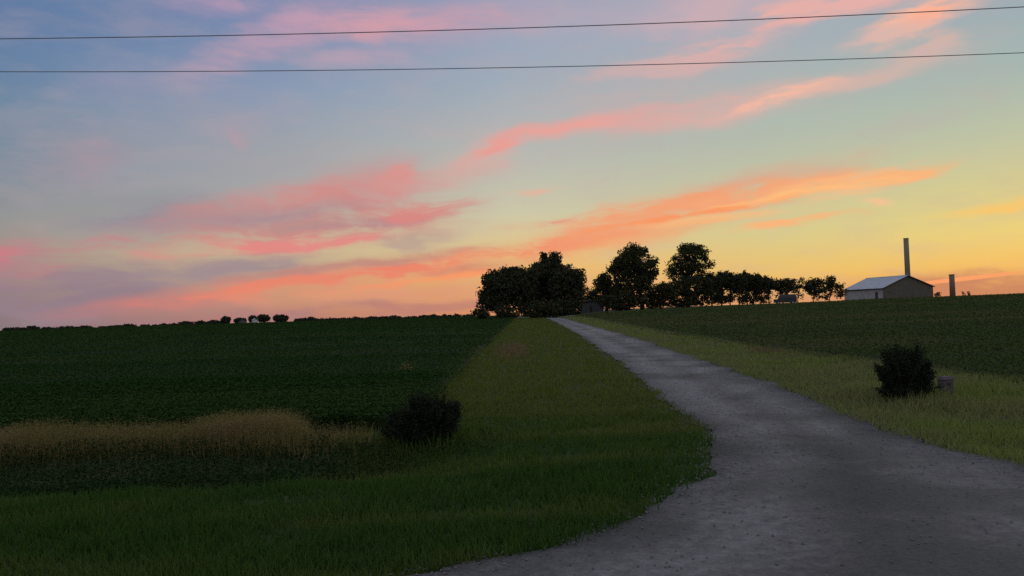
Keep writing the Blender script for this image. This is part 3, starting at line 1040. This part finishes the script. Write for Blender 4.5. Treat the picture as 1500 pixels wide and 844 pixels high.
tree('young_tree', 1169, 205, [(1168, 411, 10, 6, .7), (1173, 417, 10, 7, .6), (1166, 424, 9, 7, .6), (1172, 434, 9, 7, .35)], 'thin airy tree just right of the parked grey van', dens=13, leaf=.23, clump=.4, r=.1, mat='leaf_mid')
tree('young_tree', 1192, 205, [(1188, 417, 10, 8), (1197, 415, 9, 7), (1193, 424, 15, 8), (1183, 424, 7, 7), (1196, 434, 9, 6, .5)], 'bushy small tree left of the tree beside the barn', dens=18, leaf=.25, clump=.4, r=.12)
tree('young_tree', 1216, 206, [(1213, 414, 10, 7), (1219, 409, 6, 5), (1222, 421, 11, 7, .9), (1232, 424, 7, 7, .8), (1209, 423, 8, 8), (1226, 431, 12, 6, .7), (1213, 434, 8, 6, .5)], 'small open tree next to the barn wall', dens=16, leaf=.25, clump=.42, r=.12, mat='leaf_mid')
bush('field_edge_bush', 1373, 186, [(1373, 431, 5, 2.5)], 'tiny bush at the right corner of the barn', dens=40, leaf=.16, clump=.2)
bush('field_edge_bush', 1418, 170, [(1411, 430, 1.6, 3), (1419, 430, 2.2, 3.5)], 'tiny weed clump on the right skyline right of the short pole', dens=60, leaf=.12, clump=.12)
# near bushes
bush('roadside_bush', 622, 14.0, [(630, 604, 42, 28), (604, 614, 32, 24), (646, 594, 26, 18), (578, 628, 26, 16), (618, 634, 52, 14), (656, 618, 20, 22), (614, 586, 16, 12, .6), (668, 598, 10, 10, .4)],
     'dark rounded bush beside the ditch left of the gravel drive', dens=1500, leaf=.019, clump=.085, sr=.012, mat='leaf_bush')
bush('roadside_bush', 1326, 17.2, [(1318, 540, 34, 28), (1299, 552, 18, 24), (1352, 546, 19, 24), (1326, 572, 46, 17), (1307, 515, 16, 13), (1338, 513, 16, 14)],
     'dark bush beside the small utility box right of the drive', dens=1100, leaf=.021, clump=.10, sr=.014, mat='leaf_bush')

# far hedge line on the left horizon
sky_x = [0, 100, 240, 330, 430, 520, 690]
sky_y = [483.5, 482, 477.5, 472.5, 469, 467.5, 463.5]
hx, x = [], 4.0
while x < 690:
    w = random.choice([8, 11, 14, 18, 24, 30]) * random.uniform(.8, 1.2)
    hx.append((x + w / 2, w / 2))
    x += w * random.uniform(.6, 1.0) + random.choice([0, 0, 0, 2, 9])
for px, hw in hx:
    if 322 < px < 424:
        continue
    yb = np.interp(px, sky_x, sky_y)
    hp = random.choice([1.2, 1.8, 2.4, 3.0, 3.8] if px < 470 else [.8, 1.4, 2.0, 3.0]) * random.uniform(.85, 1.15)
    Yf = random.uniform(415, 440)
    d = ray(px, yb)
    base = np.array([d[0] * Yf, Yf, h1(d[0] * Yf, Yf)])
    o = crown_mesh([(px, yb + 1, hw * 1.15, hp + 1.6), (px + hw * random.uniform(-.6, .6), yb + .6, hw * .6, hp + 1.6), (px, yb + 2.6, hw * 1.4, 2.4)], Yf, base, 22, .42, .4, MT['leaf_far'], None, 'hedge_bush', -.2)
    o.location = base
    tag(o, 'small dark bush in the hedge line along the far left horizon', 'bush', 'bushes of the far hedge line')
for px, yb, rx, ry, lab in [(331, 468.5, 6.5, 5, 'lone round tree on the far left horizon'), (352, 469.5, 9, 3.6, 'low wide tree behind the far grey shed on the left horizon'), (370, 467, 6, 4.5, 'round tree directly behind the tiny pale far shed'),
                            (386, 466, 9, 5.2, 'broad round tree right of the tiny pale far shed'), (411, 466, 11.5, 5, 'wide flat-topped tree, rightmost of the far horizon trees')]:
    Yf = 430
    d = ray(px, 470)
    base = np.array([d[0] * Yf, Yf, h1(d[0] * Yf, Yf)])
    e = empty('horizon_tree', base)
    tag(e, lab, 'tree')
    lb = [(px, yb, rx, ry), (px - rx * .4, yb + 1, rx * .55, ry * .8), (px + rx * .45, yb + .8, rx * .5, ry * .75), (px, yb + 3, rx * .7, 3)]
    crown_mesh(lb, Yf, base, 24, .42, .42, MT['leaf_far'], e)
    trunk_mesh(lb, Yf, base, .25, e)


# ------------------------------------------------------------------ buildings
def metal(name, c, ribs=2.6, rough=.55, axis='X', bump=.5):
    m, t, b = new_mat(name)
    nd, lk = t.nodes, t.links
    tcn = nd.new('ShaderNodeTexCoord')
    nz = nd.new('ShaderNodeTexNoise')
    nz.inputs['Scale'].default_value = .9
    nz.inputs['Detail'].default_value = 6
    lk.new(tcn.outputs['Object'], nz.inputs[0])
    cr = nd.new('ShaderNodeValToRGB')
    cr.color_ramp.elements[0].position = .3
    cr.color_ramp.elements[0].color = tuple(v * .78 for v in c) + (1,)
    cr.color_ramp.elements[1].position = .7
    cr.color_ramp.elements[1].color = tuple(v * 1.12 for v in c) + (1,)
    lk.new(nz.outputs['Fac'], cr.inputs[0])
    lk.new(cr.outputs[0], b.inputs['Base Color'])
    b.inputs['Roughness'].default_value = rough
    wv = nd.new('ShaderNodeTexWave')
    wv.bands_direction = axis
    wv.inputs['Scale'].default_value = ribs / 2
    lk.new(tcn.outputs['Object'], wv.inputs[0])
    bp = nd.new('ShaderNodeBump')
    bp.inputs['Strength'].default_value = bump
    bp.inputs['Distance'].default_value = .04
    lk.new(wv.outputs['Fac'], bp.inputs['Height'])
    lk.new(bp.outputs[0], b.inputs['Normal'])
    return m


MT['roof'] = metal('barn_roof_metal', (.50, .50, .56), axis='X')
MT['siding'] = metal('barn_siding', (.50, .44, .42), axis='X', bump=.3)
MT['gable'] = metal('barn_gable', (.15, .125, .09), axis='Y', bump=.3)
MT['trim'] = noisy('barn_trim', [(.3, (.07, .055, .05)), (.7, (.11, .09, .08))])
MT['shedw'] = noisy('shed_siding', [(.3, (.16, .15, .155)), (.7, (.21, .20, .205))], scale=1.2)
MT['shedr'] = noisy('shed_roof', [(.3, (.03, .026, .024)), (.7, (.055, .048, .045))], scale=2)
MT['glass'] = noisy('dark_glass', [(.3, (.02, .022, .025)), (.7, (.03, .032, .036))], rough=.15, spec=.5)
MT['white'] = noisy('white_paint', [(.3, (.70, .69, .66)), (.7, (.80, .79, .77))], scale=5)
MT['tyre'] = noisy('tyre_rubber', [(.3, (.018, .018, .018)), (.7, (.03, .03, .03))], scale=8)
MT['van'] = noisy('van_paint', [(.3, (.030, .034, .036)), (.7, (.045, .05, .052))], scale=2, rough=.35, spec=.5)
MT['post'] = noisy('weathered_post', [(.3, (.28, .225, .13)), (.7, (.36, .29, .17))], scale=1.5, stretch=(2, 2, .25), bump=.5, bscale=30)
MT['post2'] = noisy('grey_post', [(.3, (.24, .17, .13)), (.7, (.31, .22, .165))], scale=1.5, stretch=(2, 2, .25), bump=.5, bscale=30)
MT['pale'] = noisy('pale_plastic', [(.3, (.085, .07, .072)), (.7, (.19, .16, .165))], scale=8)
MT['red'] = noisy('dull_red', [(.3, (.07, .04, .035)), (.7, (.10, .055, .048))], scale=8)
MT['wire'] = noisy('wire_metal', [(.3, (.30, .30, .32)), (.7, (.40, .40, .42))], scale=3, rough=.6)


def gable_building(name, corner, rz, Wd, Ln, ez, rise, label, cat, mats, ov=.35):
    """local: corner at origin, +x along the gable end (width Wd), +y along the long wall (length Ln); long wall on x = 0"""
    e = empty(name, corner, rz)
    tag(e, label, cat)
    wl, gb, rf, tm = mats
    t = .15
    for xa in (0, Wd - t):
        m = MB()
        m.box(xa, xa + t, t, Ln - t, -1, ez)
        m.build('wall', wl, e)
    for y in (0, Ln - t):
        g = MB()
        f = [(0, y, -1), (Wd, y, -1), (Wd, y, ez), (Wd / 2, y, ez + rise), (0, y, ez)]
        b = [(p[0], p[1] + t, p[2]) for p in f]
        g.poly(f)
        g.poly(b[::-1])
        for k in range(5):
            g.poly([f[k], b[k], b[(k + 1) % 5], f[(k + 1) % 5]][::-1])
        g.build('gable_wall', gb, e)
    s = rise / (Wd / 2)
    r = MB()
    th = .12
    for sg in (-1, 1):
        xe = -ov if sg < 0 else Wd + ov
        zo = ez - ov * s + .03
        xm, zm = Wd / 2, ez + rise + .03
        bot = [(xe, -ov, zo), (xm, -ov, zm), (xm, Ln + ov, zm), (xe, Ln + ov, zo)]
        if sg > 0:
            bot = bot[::-1]
        r.hexa(bot, [(p[0], p[1], p[2] + th) for p in bot])
    ro = r.build('roof', rf, e)
    c = MB()
    c.hexa([(Wd / 2 - .2, -ov - .01, ez + rise + .1), (Wd / 2 + .2, -ov - .01, ez + rise + .1), (Wd / 2 + .2, Ln + ov, ez + rise + .1), (Wd / 2 - .2, Ln + ov, ez + rise + .1)],
           [(Wd / 2 - .03, -ov - .01, ez + rise + .22), (Wd / 2 + .03, -ov - .01, ez + rise + .22), (Wd / 2 + .03, Ln + ov, ez + rise + .22), (Wd / 2 - .03, Ln + ov, ez + rise + .22)])
    c.build('ridge_cap', rf, ro)
    fm = MB()
    fm.box(-ov - .03, -ov, -ov, Ln + ov, ez - ov * s - .12, ez - ov * s + .1)
    for sg in (-1, 1):     # rake trim on the near gable
        xe = -ov if sg < 0 else Wd + ov
        zo = ez - ov * s
        p0, p1 = (xe, zo), (Wd / 2, ez + rise)
        b = [(p0[0], -ov - .035, p0[1] - .1), (p1[0], -ov - .035, p1[1] - .1), (p1[0], -ov - .005, p1[1] - .1), (p0[0], -ov - .005, p0[1] - .1)]
        fm.hexa(b if sg < 0 else b[::-1], [(q[0], q[1], q[2] + .2) for q in (b if sg < 0 else b[::-1])])
    fm.build('trim', tm, ro)
    return e


# barn beyond the right field
Yb = 205.0
cb = w3(1293.5, 422, Yb)
gz = h1(cb[0], cb[1])
th = rad(35)
azv = math.atan2(cb[0], cb[1])
barn = gable_building('barn', (cb[0], cb[1], gz), th - azv, 14.3, 17.0, cb[2] - gz, 2.95, 'pale metal barn with gabled roof on the skyline behind the right field', 'barn',
                      (MT['siding'], MT['gable'], MT['roof'], MT['trim']))
dm = MB()
dm.box(-.06, -.005, 2.2, 3.3, 0, 2.05)
do = dm.build('door', MT['trim'], barn)
hm = MB()
hm.box(-.12, -.062, 2.35, 2.45, .95, 1.1)
hm.build('handle', MT['roof'], do)
lm = MB()
lm.box(-.05, -.005, 9.0, 13.6, 0, 2.6)
lm.build('sliding_door', MT['siding'], barn)
rl = MB()
rl.box(-.10, -.003, 8.6, 14.4, 2.62, 2.72)
rl.build('door_rail', MT['trim'], barn)

# small grey shed at the end of the yard track
cs = w3(851.5, 443.5, 192)
gs = h1(cs[0], cs[1])
shed = gable_building('shed', (cs[0], cs[1], gs), 0.06, 5.3, 6.0, max(cs[2] - gs, 1.9), .45, 'small grey shed at the end of the track between the tree groups', 'shed', (MT['shedw'], MT['shedw'], MT['shedr'], MT['trim']), ov=.2)
pm = MB()
pm.box(2.0, 2.5, -.04, -.003, 0, 1.8)
pm.build('door', MT['trim'], shed)
bm_ = MB()
bm_.box(2.9, 4.9, -.04, -.003, 0, 1.75)
bm_.build('garage_door', MT['shedw'], shed)

# tiny sheds on the far left horizon
for nm, px, py, w, hgt_, mt, lab in [('shed', 351, 471.5, 3.6, 2.0, 'shedw', 'tiny grey shed among the far trees on the left horizon'), ('shed', 370.5, 469.5, 2.6, 1.6, 'white', 'tiny pale shed left of the broad far tree')]:
    c = w3(px, py, 424)
    g0 = h1(c[0], c[1])
    gable_building(nm, (c[0], c[1], g0), .5, w, w * 1.3, c[2] - g0 + .1, w * .28, lab, 'shed', (MT[mt], MT[mt], MT['shedr'] if mt == 'shedw' else MT['white'], MT['trim']), ov=.15)

# parked van behind the field crest
cv = w3(1150.5, 444, 176)
gv = h1(cv[0], cv[1])
van = empty('van', (cv[0], cv[1], gv + .05), -.20)
tag(van, 'dark grey van parked on the field crest in front of the small trees', 'van')
b = MB()
b.hexa([(-2.35, -.9, .35), (2.3, -.9, .35), (2.3, .9, .35), (-2.35, .9, .35)], [(-2.4, -.9, 1.15), (2.35, -.9, 1.15), (2.35, .9, 1.15), (-2.4, .9, 1.15)])
b.hexa([(-1.6, -.88, 1.15), (2.34, -.88, 1.15), (2.34, .88, 1.15), (-1.6, .88, 1.15)], [(-1.05, -.74, 2.05), (2.2, -.74, 2.05), (2.2, .74, 2.05), (-1.05, .74, 2.05)])
b.build('body', MT['van'], van, bevel=.08)
for a_, b_ in ((-1.22, .1), (.2, 1.2), (1.3, 2.15)):
    for sy in (-1, 1):
        p = [(a_ - .12 if a_ < -1 else a_, sy * .875, 1.25), (b_, sy * .875, 1.25), (b_, sy * .785, 1.85), (a_ + .18 if a_ < -1 else a_, sy * .785, 1.85)]
        q_ = [(x, y + sy * .012, z) for x, y, z in p]
        g = MB()
        g.hexa(p, q_)
        g.build('window', MT['glass'], van)
for x in (-1.55, 1.45):
    for sy in (-.92, .72):
        t = MB()
        t.tube([(x, sy, .34), (x, sy + .2, .34)], [.34, .34], 18)
        wo = t.build('wheel', MT['tyre'], van)
        t = MB()
        yy = sy - .01 if sy < 0 else sy + .21
        t.tube([(x, yy, .34), (x, yy + (.005 if sy < 0 else -.005), .34)], [.2, .2], 14)
        t.build('rim', MT['roof'], wo)
t = MB()
t.box(-2.52, -2.38, -.85, .85, .38, .62)
t.build('bumper', MT['white'], van, bevel=.03)
t = MB()
t.box(.3, 2.1, -.6, .6, 2.06, 2.14)
t.build('roof_rack', MT['pale'], van)

# stout poles beyond the crest stand in for near posts, and the utility box near the drive
def pole(name, px, ytop, Yp, r, mat, label):
    t = w3(px, ytop, Yp)
    g0 = h1(t[0], t[1])
    H = t[2] - g0
    e = empty(name, (t[0], t[1], g0))
    tag(e, label, 'pole')
    m = MB()
    m.tube([(0, 0, -.5), (0, 0, H * .5), (0, 0, H - .12)], [r * 1.06, r, r * .95], 20)
    m.build('shaft', mat, e, smooth=True)
    m = MB()
    m.tube([(0, 0, H - .12), (0, 0, H)], [r * 1.08, r * 1.08], 20)
    m.build('cap', mat, e)


pole('tall_post_standin', 1327, 349, 236, .74, MT['post'], 'tall stout beige pole standing in for a near post above the barn roof peak')
pole('short_post_standin', 1394, 402, 182, .58, MT['post2'], 'short reddish grey pole standing in for a near post right of the barn')
pw3 = at(1386, 584)
e = empty('utility_box', (pw3[0], pw3[1], h1(*pw3)), .25)
tag(e, 'small pale utility box on the verge beside the dark bush', 'utility box')
m = MB()
m.box(-.13, .13, -.1, .1, -.1, .42)
bo = m.build('cabinet', MT['pale'], e, bevel=.015)
m = MB()
m.hexa([(-.15, -.12, .421), (.15, -.12, .421), (.15, .12, .421), (-.15, .12, .421)], [(-.11, -.08, .49), (.11, -.08, .49), (.11, .08, .49), (-.11, .08, .49)])
m.build('lid', MT['pale'], e, bevel=.01)
m = MB()
m.box(-.05, .05, -.108, -.102, .30, .35)
m.build('label_plate', MT['red'], bo)

# ------------------------------------------------------------------ overhead wires along the road
for nm, pts, lab in [('overhead_wire', [(0, 57), (250, 53.5), (500, 48), (750, 41.5), (1000, 33), (1250, 22.5), (1500, 10)], 'upper of the two overhead wires crossing the sky'),
                     ('overhead_wire', [(0, 105.5), (250, 104.5), (500, 102.5), (750, 99), (1000, 94), (1250, 86.5), (1500, 77)], 'lower of the two overhead wires crossing the sky')]:
    Yw = 15.0
    Q = np.array([w3(px, py, Yw) for px, py in pts])
    co = np.polyfit(Q[:, 0], Q[:, 2], 2)
    xs = np.linspace(-34, 34, 120)
    m = MB()
    m.tube([(x, Yw, float(np.polyval(co, x))) for x in xs], [.0095 if 'upper' in lab else .0080] * 120, 8)
    tag(m.build(nm, MT['wire'], smooth=True), lab, 'wire')
